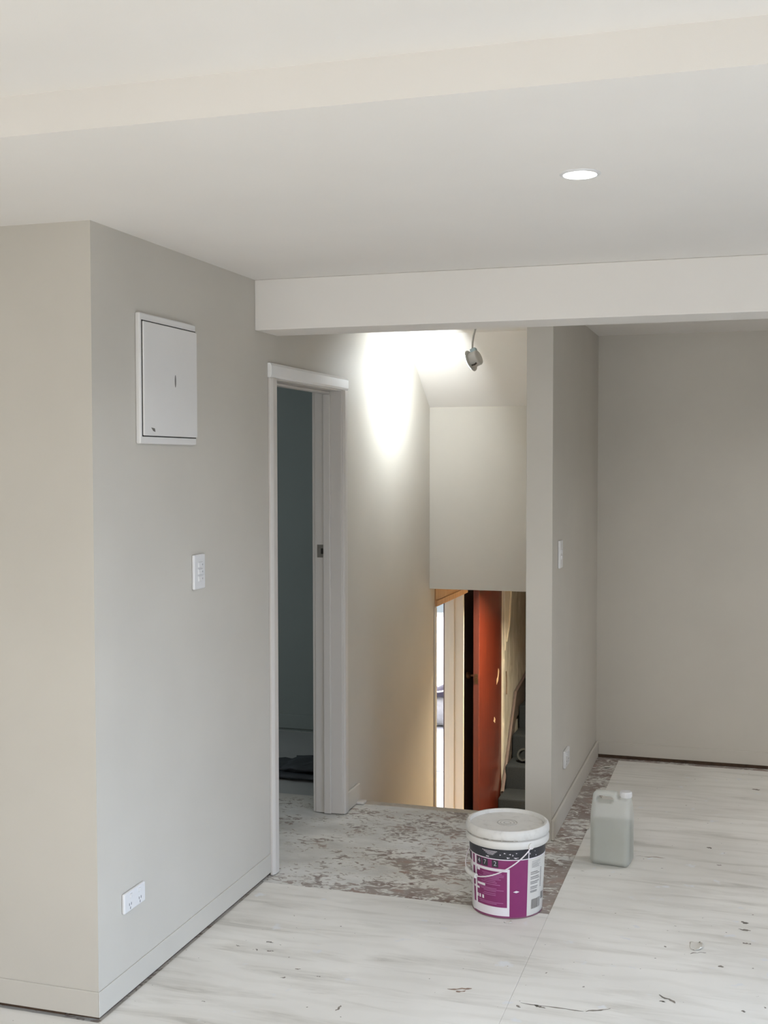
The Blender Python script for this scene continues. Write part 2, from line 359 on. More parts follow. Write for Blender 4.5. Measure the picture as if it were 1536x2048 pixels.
d1 = bpy.data.objects.new('door_1', None); C.objects.link(d1); d1.location = (XL, 4.79, 0)
tag(d1, 'white doorway frame in the left wall, open to the dark room', 'doorway', kind='structure')
J0, J1, JH = 4.395, 5.19, 1.977
px = XL+0.018
obj('architrave', MB().prism([(XL, 4.331), (XL+0.010, 4.331), (px, 4.345), (px, 4.380), (XL+0.012, 4.391), (XL, 4.391)], 2, 0, 1.983), M_trim, d1, bevel=0.002)
obj('architrave', MB().prism([(XL, 5.194), (XL+0.012, 5.194), (px, 5.204), (px, 5.236), (XL+0.010, 5.248), (XL, 5.248)], 2, 0, 1.983), M_trim, d1, bevel=0.002)
obj('architrave', MB().prism([(XL, 1.983), (XL+0.013, 1.983), (px, 1.993), (px, 2.030), (XL+0.012, 2.041), (XL, 2.041)], 1, 4.326, 5.254), M_trimb, d1, bevel=0.002)['label'] = 'freshly undercoated head architrave'
obj('jamb', MB().box(XLB-0.004, XL+0.004, D0, J0, 0, JH+0.02), M_trim, d1, bevel=0.002)
jf = obj('jamb', MB().box(XLB-0.004, XL+0.004, J1, D1, 0, JH+0.02), M_trim, d1, bevel=0.002)
obj('head_jamb', MB().box(XLB-0.004, XL+0.004, J0, J1, JH, JH+0.02), M_trim, d1, bevel=0.002)
obj('door_stop', MB().box(-1.912, -1.877, J1-0.012, J1, 0, JH-0.012), M_trim, d1, bevel=0.003)
obj('door_stop', MB().box(-1.912, -1.877, J0, J0+0.012, 0, JH-0.012), M_trim, d1, bevel=0.003)
obj('door_stop', MB().box(-1.912, -1.877, J0+0.012, J1-0.012, JH-0.012, JH), M_trim, d1, bevel=0.003)
obj('strike_plate', MB().box(-1.945, -1.916, J1-0.0015, J1, 1.205, 1.265), plain('dull_steel', (150, 146, 140), 0.4, 0.8), d1)
obj('latch_hole', MB().box(-1.927, -1.914, J1-0.002, J1, 1.222, 1.248), M_gap, d1)
for yy0, yy1 in ((D0-0.05, D0+0.012), (J1+0.004, D1+0.05)):
    obj('architrave', MB().box(XLB-0.018, XLB, yy0, yy1, 0, 2.03), M_trim, d1, bevel=0.003)

d2 = bpy.data.objects.new('door_2', None); C.objects.link(d2); d2.location = (XL, 7.27, LZ)
tag(d2, 'lower doorway frame opening to the bright room', 'doorway', kind='structure')
K0, K1, KH = 6.902, 7.63, 0.776
M_creamtrim = paint('cream_trim', (214, 206, 192), 0.4, 0.02, 0)
obj('architrave', MB().box(XL, XL+0.011, 6.872, 6.900, LZ, KH), M_creamtrim, d2, bevel=0.003)
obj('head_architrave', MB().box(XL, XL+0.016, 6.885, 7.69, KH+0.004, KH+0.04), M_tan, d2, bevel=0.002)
obj('warm_lit_wall', MB().box(XL, XL+0.008, 6.885, 7.69, KH+0.04, 1.0), M_tan, d2)  # plain wall above the architrave, warm lamp light put into its tan
obj('jamb', MB().box(XLB-0.004, XL+0.003, E0, K0, LZ, KH+0.02), M_creamtrim, d2)
obj('jamb', MB().box(XLB-0.004, XL, K1, E1, LZ, KH+0.02), M_creamtrim, d2, bevel=0.002)
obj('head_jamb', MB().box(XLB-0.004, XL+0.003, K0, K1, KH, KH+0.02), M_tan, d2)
obj('door_stop', MB().box(-1.925, -1.888, K1-0.012, K1, LZ, KH), M_creamtrim, d2, bevel=0.003)

# stair edge and the flights
sl = bpy.data.objects.new('stairs_lower', None); C.objects.link(sl); sl.location = ((XL+NX0)/2, ST, LZ)
tag(sl, 'flight going down from the stripped floor to the lower landing', 'stairs', kind='structure')
rise = -LZ/7.0
obj('nosing', MB().box(XL+0.002, NX0-0.002, ST-0.03, ST+0.022, -0.03, -0.001), plain('pale_timber_nosing', (176, 166, 152), 0.7, var=0.12), sl, bevel=0.004)
obj('nosing_block', MB().box(XL+0.001, XL+0.05, ST-0.05, ST-0.004, -0.002, 0.012), M_trim, sl, bevel=0.004)
M_step = make_wood('bare_step_timber', (150, 132, 112), (172, 152, 130), 0.8)
for i in range(1, 7):
    obj('step', MB().box(XL+0.001, NX0-0.001, ST+0.22*(i-1), ST+0.22*i+0.02, LZ, -i*rise), M_step, sl, bevel=0.004)
su = bpy.data.objects.new('stairs_upper', None); C.objects.link(su); su.location = (-1.38, 8.33, LZ)
tag(su, 'charcoal carpeted flight rising beyond the red door', 'stairs', kind='structure')
for i in range(8):
    y0 = 8.33+0.272*i; z = LZ+0.171+0.178*i
    obj('step', MB().box(XL+0.03, NX0-0.001, y0, min(10.69, y0+0.30), LZ, z), M_carpet, su, smooth=True, bevel=0.018, segs=3)
M_skirt = plain('dark_painted_string', (92, 86, 84), 0.5, var=0.15)
so = MB().prism([(8.80, -0.86), (9.30, -0.19), (9.86, -0.10), (9.90, 0.06), (9.95, 0.06), (9.95, -0.40), (9.35, -0.40), (8.80, -1.15)], 0, XL+0.012, XL+0.026)
obj('string_board', so, M_skirt, su)
obj('string_edge', MB().tube([(XL+0.028, 8.80, -0.86), (XL+0.028, 9.30, -0.19), (XL+0.028, 9.86, -0.10), (XL+0.028, 9.90, 0.06)], 0.012, 8), M_black, su)

# torn wallpaper on the plaster wall
torn = obj('torn_strip', MB().prism([(8.93, 0.85), (9.12, 0.85), (9.10, 0.55), (9.04, 0.33), (8.95, 0.20), (8.93, 0.35)], 0, XL+0.012, XL+0.016), paint('torn_lining_paper', (214, 210, 202), 0.8, 0.06, 0), pw)
obj('torn_edge', MB().tube([(XL+0.02, 9.16, 0.86), (XL+0.02, 9.12, 0.60), (XL+0.02, 9.06, 0.38), (XL+0.016, 9.00, 0.26)], [0.012, 0.010, 0.010, 0.004], 8), M_lowwall, pw)
hole = MB().prism([(8.975, 0.80), (9.00, 0.72), (9.025, 0.78), (9.03, 0.86), (8.99, 0.88)], 0, XL+0.016, XL+0.0175); obj('plaster_hole', hole, M_gap, pw)
obj('crack', MB().tube([(XL+0.013, 8.99, 0.03), (XL+0.013, 9.01, -0.06), (XL+0.013, 9.00, -0.15)], 0.006, 6), M_plate, pw)

# red timber door standing open in line with the wall
rd = thing('timber_door', 'red varnished timber door standing open beside the carpeted stairs', 'door', (XL-0.02, 8.50, LZ))
leaf = obj('door_leaf', MB().box(-1.872, XL, 8.112, 8.885, LZ+0.006, 0.78), M_red, rd, bevel=0.003)
obj('door_edge', MB().box(-1.870, XL-0.002, 8.106, 8.113, LZ+0.008, 0.778), M_rededge, rd)
M_knob = plain('tarnished_brass', (92, 70, 52), 0.35, 0.8)
def knob(sx):
    mb = MB(); x0 = XL if sx > 0 else -1.872
    prof = [(0.024, 0), (0.024, 0.004), (0.009, 0.008), (0.009, 0.03), (0.02, 0.036), (0.027, 0.05), (0.024, 0.062), (0.012, 0.068)]
    t = MB().lathe(prof, 20)
    mb.v = [(x0+sx*p[2], 8.175+p[0], 0.135+p[1]) for p in t.v]; mb.f = t.f
    return obj('door_knob', mb, M_knob, rd, smooth=True)
knob(-1)
obj('latch_plate', MB().box(-1.862, -1.838, 8.1045, 8.107, 0.09, 0.16), M_knob, rd)
obj('latch_bolt', MB().cyl((-1.85, 8.107, 0.128), (-1.85, 8.094, 0.128), 0.011), M_knob, rd)
M_chip = plain('pale_paint_chip', (196, 170, 140), 0.7)
obj('paint_chip', MB().prism([(8.70, -0.02), (8.76, 0.0), (8.79, 0.07), (8.76, 0.09), (8.74, 0.03), (8.70, 0.02)], 0, XL, XL+0.0012), M_chip, rd)
obj('paint_chip', MB().prism([(8.60, -0.28), (8.64, -0.30), (8.655, -0.27), (8.62, -0.25)], 0, XL, XL+0.0012), M_chip, rd)

# roll of tape on a stair tread
tp = thing('tape_roll', 'dark roll of tape lying on the carpeted stairs', 'tape', (-1.672, 9.0, LZ+0.171+0.178*2), (math.radians(68), 0, math.radians(-12)))
tt = MB(); nn = 28
for r, z in ((0.050, -0.020), (0.050, 0.020), (0.036, 0.020), (0.036, -0.020)):
    tt.v += [(r*math.cos(2*math.pi*k/nn), r*math.sin(2*math.pi*k/nn)+0.052, z+0.026) for k in range(nn)]
for i in range(4):
    for k in range(nn): tt.f.append((i*nn+k, i*nn+(k+1) % nn, ((i+1) % 4)*nn+(k+1) % nn, ((i+1) % 4)*nn+k))
obj('tape', tt, plain('dark_grey_tape', (44, 49, 52), 0.4), tp, smooth=True, local=True)

# unseen lamp added in the landing ceiling, stands in for warm bounce
lb = thing('downlight', 'lamp added out of view in the landing ceiling for warm fill light', 'downlight', (-1.30, 7.95, 1.0))
obj('trim_ring', MB().lathe([(0.040, -0.0005), (0.040, -0.004), (0.0485, -0.003), (0.050, 0.0)], 40, (-1.30, 7.95, 1.0), cap0=False, cap1=False), M_white, lb, smooth=True)
obj('diffuser', MB().lathe([(0.0415, -0.0005), (0.040, -0.0045), (0.004, -0.006)], 40, (-1.30, 7.95, 1.0)), glow('warm_fill_diffuser', (255, 226, 180), 8.0), lb, smooth=True)
area('landing_warm_fill', (-1.30, 7.95, 0.99), (0, 0, -1), 0.075, 0.075, 72, (1.0, 0.86, 0.60), 'DISK', 128)

# things in the bright lower room
cr = thing('carpet_roll', 'grey carpet roll lying in the bright lower room', 'carpet roll', (-3.2, 12.35, LZ))
rp = MB().tube([(-4.1, 12.35, LZ+0.19), (-2.2, 12.35, LZ+0.19)], 0.19, 32); obj('roll', rp, plain('grey_carpet_backing', (168, 166, 164), 0.95, var=0.08), cr, smooth=True)
cl = thing('dark_cloth', 'dark bundled cloth on top of the grey carpet roll', 'cloth', (-3.1, 12.35, LZ+0.38))
cm = MB(); gx, gy = 15, 9
for j in range(gy):
    for i in range(gx):
        u = i/(gx-1)-0.5; v = j/(gy-1)-0.5
        cm.v.append((-3.1+u*0.7, 12.35+v*0.34, LZ+0.38+0.07*(1-(2*v)**2)*abs(math.cos(7*u))*(1-abs(u))+0.012-0.16*max(0, abs(v)-0.2)))
for j in range(gy-1):
    for i in range(gx-1): cm.f.append((j*gx+i, j*gx+i+1, (j+1)*gx+i+1, (j+1)*gx+i))
co = obj('cloth', cm, plain('dark_cloth_fabric', (48, 42, 56), 0.9), cl, smooth=True)
sm = co.modifiers.new('thick', 'SOLIDIFY'); sm.thickness = 0.012; sm.offset = 1
obj('white_cable', MB().tube([(-3.1+0.4*math.sin(t), 12.18, LZ+0.42+0.025*math.sin(5*t)) for t in np.linspace(-0.9, 0.9, 20)], 0.008, 8), M_white, cl, smooth=True)
ds = MB(); ring = []
for k in range(40):
    a = 2*math.pi*k/40; r = 1.0/max(1e-6, (abs(math.cos(a))**4+abs(math.sin(a))**4)**0.25)
    ring.append((-2.78+0.62*r*math.cos(a), 11.3+0.82*r*math.sin(a)))
dso = obj('drop_sheet', ds.prism(ring, 2, LZ+0.0005, LZ+0.006), plain('pale_blue_plastic_sheet', (206, 212, 228), 0.25, var=0.12, scale=9))
tag(dso, 'pale blue plastic sheet spread on the bright lower floor', 'sheet')

# dark folded sheet on the floor of the unlit room
fs = thing('folded_sheet', 'crumpled dark sheet on the floor of the unlit room', 'sheet', (-2.30, 5.82, -0.001))
M_sheet = plain('dark_grey_sheet', (62, 66, 72), 0.6, var=0.12)
random.seed(3)
for k, (x0, x1, y0, y1, z) in enumerate(((-2.44, -1.98, 5.66, 6.02, 0.0), (-2.52, -2.02, 5.74, 5.98, 0.014), (-2.36, -1.99, 5.72, 6.0, 0.030))):
    mb = MB(); n, m_ = 12, 9
    for j in range(m_):
        for i in range(n):
            u = i/(n-1); v = j/(m_-1)
            mb.v.append((x0+(x1-x0)*u+random.uniform(-.012, .012), y0+(y1-y0)*v+random.uniform(-.015, .015)+0.03*u*(k == 1), z+0.004+random.uniform(0, .010)*(0 < i < n-1)))
    for j in range(m_-1):
        for i in range(n-1): mb.f.append((j*n+i, j*n+i+1, (j+1)*n+i+1, (j+1)*n+i))
    o = obj('sheet_fold', mb, M_sheet, fs, smooth=True); s2 = o.modifiers.new('t', 'SOLIDIFY'); s2.thickness = 0.014; s2.offset = 1
obj('loose_strip', MB().tube([(-2.62, 5.95, 0.02), (-2.50, 5.86, 0.024), (-2.42, 5.80, 0.012)], [0.03, 0.026, 0.016], 8), M_sheet, fs, smooth=True)

# ------------------------------------------------------------------ wall fittings
# switchboard
sb = thing('switchboard', 'white switchboard cabinet recessed high in the left wall', 'switchboard', (XL, 3.475, 1.707))
Y0, Y1, Z0, Z1 = 3.282, 3.667, 1.708, 2.113
obj('cabinet_frame', MB().box(XL, XL+0.017, Y0, Y1, Z0, Z1), M_panel, sb, bevel=0.004)
obj('shadow_gap', MB().box(XL+0.0165, XL+0.0176, Y0+0.010, Y1-0.004, Z0+0.022, Z1-0.022), M_gap, sb)
cdoor = obj('cabinet_door', MB().box(XL+0.0166, XL+0.023, Y0+0.0135, Y1-0.003, Z0+0.0255, Z1-0.0255), M_panel, sb, bevel=0.003)
obj('finger_slot', MB().prism([(3.500, 1.925+0.022*s) if False else (3.5045+0.0045*math.cos(a), 1.914+0.020*math.sin(a)) for a in np.linspace(0, 2*math.pi, 20, endpoint=False) for s in (1,)], 0, XL+0.0225, XL+0.0236), plain('slot_grey', (120, 116, 112), 0.6), cdoor)
obj('maker_mark', MB().prism([(3.339, 1.759), (3.362, 1.757), (3.366, 1.746), (3.353, 1.748)], 0, XL+0.0228, XL+0.0234), plain('mark_grey', (96, 92, 88), 0.6), cdoor)

def plate(name, label, cat, y0, y1, z0, z1, x, rockers, extra=None, t=0.011):
    e = thing(name, label, cat, (x, (y0+y1)/2, z0))
    obj('face_plate', MB().box(x, x+t, y0, y1, z0, z1), M_white, e, bevel=0.004)
    for (u, w, du, dw) in rockers:
        obj('rocker', MB().box(x+t-0.001, x+t+0.004, u-du, u+du, w-dw, w+dw), M_white, e, bevel=0.0015)
    return e
sw = plate('light_switch', 'white three-gang light switch on the left wall below the switchboard', 'switch', 3.656, 3.740, 1.214, 1.334, XL,
           [(3.699, 1.298, 0.016, 0.009), (3.699, 1.274, 0.016, 0.009), (3.699, 1.250, 0.016, 0.009)])
for z in (1.298, 1.274, 1.250): obj('switch_mark', MB().box(XL+0.0148, XL+0.0153, 3.708, 3.712, z-0.003, z+0.003), plain('grey_mark', (150, 148, 150), 0.5), sw)
def sockets(e, x, yc, zc, w):
    for s in (-1, 1):
        for dy, dz, a in ((-0.006, 0.0, 0), (0.006, 0.0, 0), (0, -0.012, 0)):
            obj('pin_slot', MB().box(x+0.0108, x+0.0115, yc+s*w+dy-0.001, yc+s*w+dy+0.001, zc-0.012+dz-0.004, zc-0.012+dz+0.004), M_gap, e)
ot = plate('power_outlet', 'white double power outlet low on the left wall', 'outlet', 3.166, 3.296, 0.270, 0.332, XL,
           [(3.205, 0.318, 0.007, 0.006), (3.258, 0.318, 0.007, 0.006)])
sockets(ot, XL, 3.231, 0.304, 0.030)
plate('light_switch', 'white light switch on the nib wall above the alcove outlet', 'switch', 5.245, 5.322, 1.176, 1.300, NX1, [(5.283, 1.250, 0.014, 0.009), (5.283, 1.224, 0.014, 0.009)], t=0.012)
ot2 = plate('power_outlet', 'white power outlet low on the nib wall in the alcove', 'outlet', 5.425, 5.555, 0.232, 0.312, NX1, [(5.465, 0.292, 0.007, 0.007), (5.52, 0.292, 0.007, 0.007)], t=0.013)
sockets(ot2, NX1+0.002, 5.490, 0.272, 0.030)

# recessed downlight, switched on
dlx, dly = -0.409, 2.903
dl = thing('downlight', 'lit round white downlight recessed in the ceiling', 'downlight', (dlx, dly, CZ))
obj('trim_ring', MB().lathe([(0.040, -0.0005), (0.040, -0.004), (0.0485, -0.003), (0.050, 0.0)], 40, (dlx, dly, CZ), cap0=False, cap1=False), M_white, dl, smooth=True)
obj('diffuser', MB().lathe([(0.0415, -0.0005), (0.040, -0.0045), (0.030, -0.0055), (0.004, -0.006)], 40, (dlx, dly, CZ)), glow('lit_diffuser', (250, 252, 255), 14.0), dl, smooth=True)
area('downlight_beam', (dlx, dly, CZ-0.009), (0, 0, -1), 0.075, 0.075, 10, (0.93, 0.97, 1.0), 'DISK', 150)

ax_, ay_ = 1.25, 5.5  # unseen downlight added to brighten the alcove floor and nib wall
d3 = thing('downlight', 'fill lamp added out of view in the alcove ceiling behind the beam', 'downlight', (ax_, ay_, CZ))
obj('trim_ring', MB().lathe([(0.040, -0.0005), (0.040, -0.004), (0.0485, -0.003), (0.050, 0.0)], 40, (ax_, ay_, CZ), cap0=False, cap1=False), M_white, d3, smooth=True)
obj('diffuser', MB().lathe([(0.0415, -0.0005), (0.040, -0.0045), (0.004, -0.006)], 40, (ax_, ay_, CZ)), glow('alcove_fill_diffuser', (250, 252, 255), 10.0), d3, smooth=True)
area('alcove_fill_beam', (ax_, ay_, CZ-0.009), (0, 0, -1), 0.075, 0.075, 20, (0.95, 0.97, 1.0), 'DISK', 150)

# downlight dangling on its cable in the stairwell
HP = Vector((-1.384, 5.93, 2.165)); hn = Vector((-0.88, 0.17, -0.34)).normalized()
hl = thing('hanging_downlight', 'loose white downlight dangling by its cable in the stairwell', 'downlight', HP); hl.scale = (1.18, 1.18, 1.18)
hl.rotation_mode = 'QUATERNION'; hl.rotation_quaternion = Vector((0, 0, 1)).rotation_difference(hn)
M_lgrey = plain('light_grey_plastic', (196, 194, 190), 0.45)
obj('flange', MB().lathe([(0.034, -0.004), (0.046, -0.003), (0.048, 0.001), (0.040, 0.005)], 40), M_lgrey, hl, smooth=True, local=True)
obj('lens', MB().lathe([(0.040, 0.0045), (0.038, 0.0075), (0.004, 0.008)], 40), glow('lit_lens', (250, 252, 255), 9.0), hl, smooth=True, local=True)
obj('body', MB().lathe([(0.030, -0.042), (0.0335, -0.038), (0.0335, -0.004)], 32), M_lgrey, hl, smooth=True, local=True)
for a in (0.6, 0.6+math.pi):
    ca, sa = math.cos(a), math.sin(a)
    obj('spring_clip', MB().tube([(0.034*ca, 0.034*sa, -0.03), (0.040*ca, 0.040*sa, -0.022), (0.037*ca, 0.037*sa, -0.008)], 0.004, 8), plain('clip_dark', (84, 80, 74), 0.5, 0.5), hl, smooth=True, local=True)
q = hl.rotation_quaternion
upl = q.inverted() @ Vector((0, 0, 1)); upl.z = 0; upl.normalize()
tb = upl*0.034+Vector((0, 0, -0.026)); tm = MB().box(tb.x-0.011, tb.x+0.011, tb.y-0.011, tb.y+0.011, tb.z-0.014, tb.z+0.012)
obj('terminal_block', tm, plain('blue_grey_terminal', (158, 176, 184), 0.5), hl, bevel=0.002, local=True)
tw = q @ (upl*0.044+Vector((0, 0, -0.024)))*1.18+HP
qi = q.inverted()
cab = [tw, tw+Vector((0.0, 0, 0.03)), tw+Vector((0.006, 0, 0.07)), tw+Vector((0.02, -0.01, 0.11)), Vector((tw.x+0.032, tw.y-0.02, CZ+0.01))]
obj('cable', MB().tube([qi @ (p-HP)/1.18 for p in cab], 0.0045, 10), plain('grey_cable', (176, 172, 166), 0.5), hl, smooth=True, local=True)
area('hanging_downlight_beam', HP+hn*0.012, hn, 0.07, 0.07, 14, (0.88, 0.96, 1.0), 'DISK', 160)

# ------------------------------------------------------------------ paint bucket
BC = Vector((-0.858, 4.285, 0.0))
tocam = Vector((-BC.x, -BC.y, 0)).normalized(); rgt = Vector((-tocam.y, tocam.x, 0))
bk = thing('paint_bucket', 'white paint bucket with purple label and wire handle on the floor', 'bucket', BC); bk.scale = (1, 1, 1.05)
M_bk = plain('bucket_white_plastic', (212, 208, 202), 0.4, var=0.03, scale=8)
def lid_mat():
    m, nt, b = new_mat('scuffed_lid'); b.inputs['Roughness'].default_value = 0.5
    v = coords(nt); n = N(nt, 'ShaderNodeTexNoise', Scale=38.0, Detail=5.0); nt.links.new(v, n.inputs['Vector'])
    r = ramp(nt, n.outputs['Fac'], [(0.28, lin((196, 191, 184))), (0.42, lin((208, 204, 198))), (0.6, lin((212, 208, 202)))])
    nt.links.new(r.outputs['Color'], b.inputs['Base Color']); return m
M_lid = lid_mat()
RB = lambda z: 0.1295+0.0115*z/0.25
obj('pail', MB().lathe([(0.124, 0.0), (0.1275, 0.003), (0.1295, 0.008), (RB(0.25), 0.25)], 64, BC), M_bk, bk, smooth=True)
obj('skirt_ring', MB().lathe([(0.1405, 0.245), (0.150, 0.247), (0.1535, 0.252), (0.154, 0.262), (0.151, 0.272), (0.145, 0.276), (0.140, 0.278)], 64, BC, False, False), M_bk, bk, smooth=True)
obj('lid', MB().lathe([(0.1415, 0.2775), (0.1525, 0.279), (0.1545, 0.282), (0.1545, 0.296), (0.151, 0.306), (0.146, 0.310), (0.139, 0.310), (0.1365, 0.307), (0.1352, 0.298), (0.05, 0.2985), (0.004, 0.2987)], 72, BC, False, True), M_lid, bk, smooth=True)
em = MB()
for r, t in ((0.036, 0.0016), (0.026, 0.0012), (0.013, 0.0012)):
    em.lathe([(r-0.0022, 0.2984), (r-0.001, 0.2984+t), (r+0.001, 0.2984+t), (r+0.0022, 0.2984)], 40, BC, False, False)
obj('lid_emboss', em, plain('scuffed_emboss', (178, 172, 164), 0.6), bk, smooth=True)
M_grime = plain('dried_paint_grime', (150, 143, 132), 0.8, var=0.2)
gm = MB()
for (a0, a1, z) in ((-34, -26, .2785), (-22, -8, .2785), (-7, 8, .2785), (-70, -58, .2785), (10, 14, .2785)):
    n = 6; r = 0.1532
    vs_ = []
    for k in range(n+1):
        a = math.radians(a0+(a1-a0)*k/n); d = tocam*math.cos(a)+rgt*math.sin(a)
        vs_ += [BC+d*(r)+Vector((0, 0, z-0.0012)), BC+d*(r+0.0016)+Vector((0, 0, z+0.0016))]
    gm.add(vs_, [(2*k, 2*k+2, 2*k+3, 2*k+1) for k in range(n)])
obj('rim_grime', gm, M_grime, bk)['kind'] = 'stuff'

def patch(mb, a0, a1, z0, z1, lvl):
    n = max(1, int(abs(a1-a0)/3)); vs_ = []
    for k in range(n+1):
        a = math.radians(a0+(a1-a0)*k/n); d = tocam*math.cos(a)+rgt*math.sin(a)
        for z in (z0, z1): vs_.append(BC+d*(RB(z)+0.0004*lvl)+Vector((0, 0, z)))
    return mb.add(vs_, [(2*k, 2*k+2, 2*k+3, 2*k+1) for k in range(n)])
def spot(mb, ac, zc, ra, rz, lvl, n=12):
    vs_ = []
    for k in range(n):
        q_ = 2*math.pi*k/n; w = 1.0 if n < 6 else 0.8+0.35*math.sin(3*q_+ac)
        a = math.radians(ac+ra*w*math.cos(q_)); z = zc+rz*w*math.sin(q_); d = tocam*math.cos(a)+rgt*math.sin(a)
        vs_.append(BC+d*(RB(z)+0.0004*lvl)+Vector((0, 0, z)))
    return mb.add(vs_, [tuple(range(n))])
def letters(mb, txt, ac, zc, size, lvl):
    cu = bpy.data.curves.new('t', 'FONT'); cu.body = txt; cu.size = size; cu.align_x = 'CENTER'; cu.align_y = 'CENTER'; cu.resolution_u = 3
    ob = bpy.data.objects.new('t', cu); C.objects.link(ob)
    dg = bpy.context.evaluated_depsgraph_get(); me = bpy.data.meshes.new_from_object(ob.evaluated_get(dg))
    vs_ = []
    for v in me.vertices:
        z = zc+v.co.y; a = math.radians(ac)+v.co.x/RB(z); d = tocam*math.cos(a)+rgt*math.sin(a)
        vs_.append(BC+d*(RB(z)+0.0004*lvl)+Vector((0, 0, z)))
    mb.add(vs_, [tuple(p.vertices) for p in me.polygons])
    bpy.data.objects.remove(ob); bpy.data.curves.remove(cu); bpy.data.meshes.remove(me)
M_purple = plain('purple_label_ink', (130, 43, 99), 0.4, var=0.03)
M_black2 = plain('black_label_ink', (46, 46, 52), 0.4, var=0.1)
M_paper = plain('white_label_print', (226, 220, 224), 0.45, var=0.02)
M_pink = plain('pale_pink_print', (178, 112, 158), 0.5, var=0.06)
M_greyp = plain('grey_print', (128, 124, 122), 0.5, var=0.1)
PB = -80
obj('label_band', patch(MB(), -100, 118, 0.210, 0.2455, 1), M_black2, bk, smooth=True)
lpn = patch(patch(MB(), -64, 32.5, 0.006, 0.2085, 1), -90, -66, 0.178, 0.2085, 1)
lp = obj('label_panel', lpn, M_purple, bk, smooth=True)
lw = MB()
patch(lw, -100, 118, 0.2070, 0.210, 1.5)
patch(lw, -68, -64.5, 0.008, 0.2085, 2); patch(lw, -58, -53.5, 0.04, 0.207, 2.2)
patch(lw, -64, 3.6, 0.166, 0.176, 2); patch(lw, -0.2, 3.6, 0.012, 0.176, 2); patch(lw, -64, 3.6, 0.010, 0.040, 2)
patch(lw, -52, -36, 0.108, 0.116, 2.4); patch(lw, -62, -48, 0.092, 0.099, 2.4); patch(lw, -52, -46, 0.158, 0.168, 2.4)
for a in (-54.5, -49, -42.5): patch(lw, a, a+3.6, 0.062, 0.074, 2.4)
patch(lw, 32.5, 34.2, 0.205, 0.247, 2.6)
patch(lw, -33, -28, 0.214, 0.217, 2.4)
for (a0, a1, z0, z1) in ((-2, 4, .214, .219), (8, 18, .2135, .218), (-12, -9, .223, .228), (-6, -2, .230, .234), (2, 6, .227, .231), (12, 15, .231, .234), (34.5, 37, .223, .230), (46, 48.5, .215, .220), (44, 46, .231, .234), (7, 9, .222, .229)):
    spot(lw, (a0+a1)/2, (z0+z1)/2, (a1-a0)*0.42, (z1-z0)*0.5, 2.4)
for k, z in enumerate((.236, .232, .228, .224)):
    patch(lw, -40+k*3, -15-k*2, z-0.0007, z+0.0007, 2.4)
spot(lw, 14, 0.0965, 5.0, 0.004, 2.4, 4)
obj('label_white_print', lw, M_paper, bk)['kind'] = 'stuff'
M_num = plain('number_grey', (186, 184, 190), 0.5)
for a, w, ch in ((-47, 5, '4'), (-35.5, 5, '7'), (-18.5, 5, '2'), (-80, 8, 'A')):
    nb = obj('number_box', patch(MB(), a-w, a+w, 0.180, 0.205, 1.8), M_black2, bk)
    lt = MB(); letters(lt, ch, a, 0.1925, 0.024, 2.8); obj('label_character', lt, M_num, nb)

#, 0.1925, 0.024, 2.8); letters(lt, '2', -18.5, 0.1925, 0.024, 2.8); letters(lt, '4', -47, 0.1925, 0.024, 2.8); letters(lt, 'A', -79, 0.1925, 0.022, 2.8)

lf = MB()
random.seed(5)
for z in (0.157, 0.152, 0.147, 0.142, 0.137, 0.131, 0.125, 0.118, 0.104, 0.099, 0.094, 0.086, 0.080, 0.055, 0.050):
    a = random.uniform(-50, -36); b_ = random.uniform(-20, -4); patch(lf, a, b_, z-0.0009, z+0.0009, 2.0)
obj('label_small_print', lf, M_pink, bk)['kind'] = 'stuff'
lg = MB()
for z in (0.196, 0.191, 0.187, 0.183, 0.179, 0.175): patch(lg, 40, random.uniform(50, 60), z-0.0006, z+0.0006, 2.0)
for z in (0.158, 0.152, 0.141, 0.135, 0.124, 0.118, 0.106, 0.100, 0.092, 0.088): patch(lg, 38, random.uniform(52, 58), z-0.0012, z+0.0012, 2.0)
for z in np.linspace(0.10, 0.165, 12): patch(lg, 61, 63.5, z-0.0018, z+0.0018, 2.0)
bar = 41.0
for k in range(16):
    w = random.choice((0.4, 0.7, 1.1)); patch(lg, bar, bar+w, 0.028, 0.062, 2.0); bar += w+random.choice((0.4, 0.6, 0.9))
patch(lg, 66, 76, 0.05, 0.075, 2.0)
for z in (0.15, 0.14, 0.12, 0.11, 0.09): patch(lg, -84, -72, z-0.0015, z+0.0015, 2.0)
obj('label_grey_print', lg, M_greyp, bk)['kind'] = 'stuff'
obj('base_stripe', patch(MB(), -95, 95, 0.0015, 0.006, 1), plain('dull_purple_rim', (126, 82, 100), 0.5), bk)
# wire handle hanging down the front left
A = math.radians(33.5); P = tocam*math.cos(A)+rgt*math.sin(A); D = tocam*math.cos(A-math.pi/2)+rgt*math.sin(A-math.pi/2)
bail = []
for t in np.linspace(-90, 90, 41):
    a = math.radians(t); bail.append(BC+P*(0.157*math.sin(-a))+D*(0.1535*math.cos(a))+Vector((0, 0, 0.256-0.118*math.cos(a)**0.85 if abs(t) < 89 else 0.256)))
wire = obj('wire_handle', MB().tube(bail, 0.0022, 8), plain('white_wire', (226, 218, 222), 0.4), bk, smooth=True)
obj('hand_grip', MB().tube(bail[18:25], 0.0085, 14), M_bk, bk, smooth=True)
for s in (1, -1):
    obj('handle_boss', MB().tube([BC+P*s*0.148+Vector((0, 0, 0.257)), BC+P*s*0.1575+Vector((0, 0, 0.257))], 0.011, 18), M_bk, bk, smooth=True)

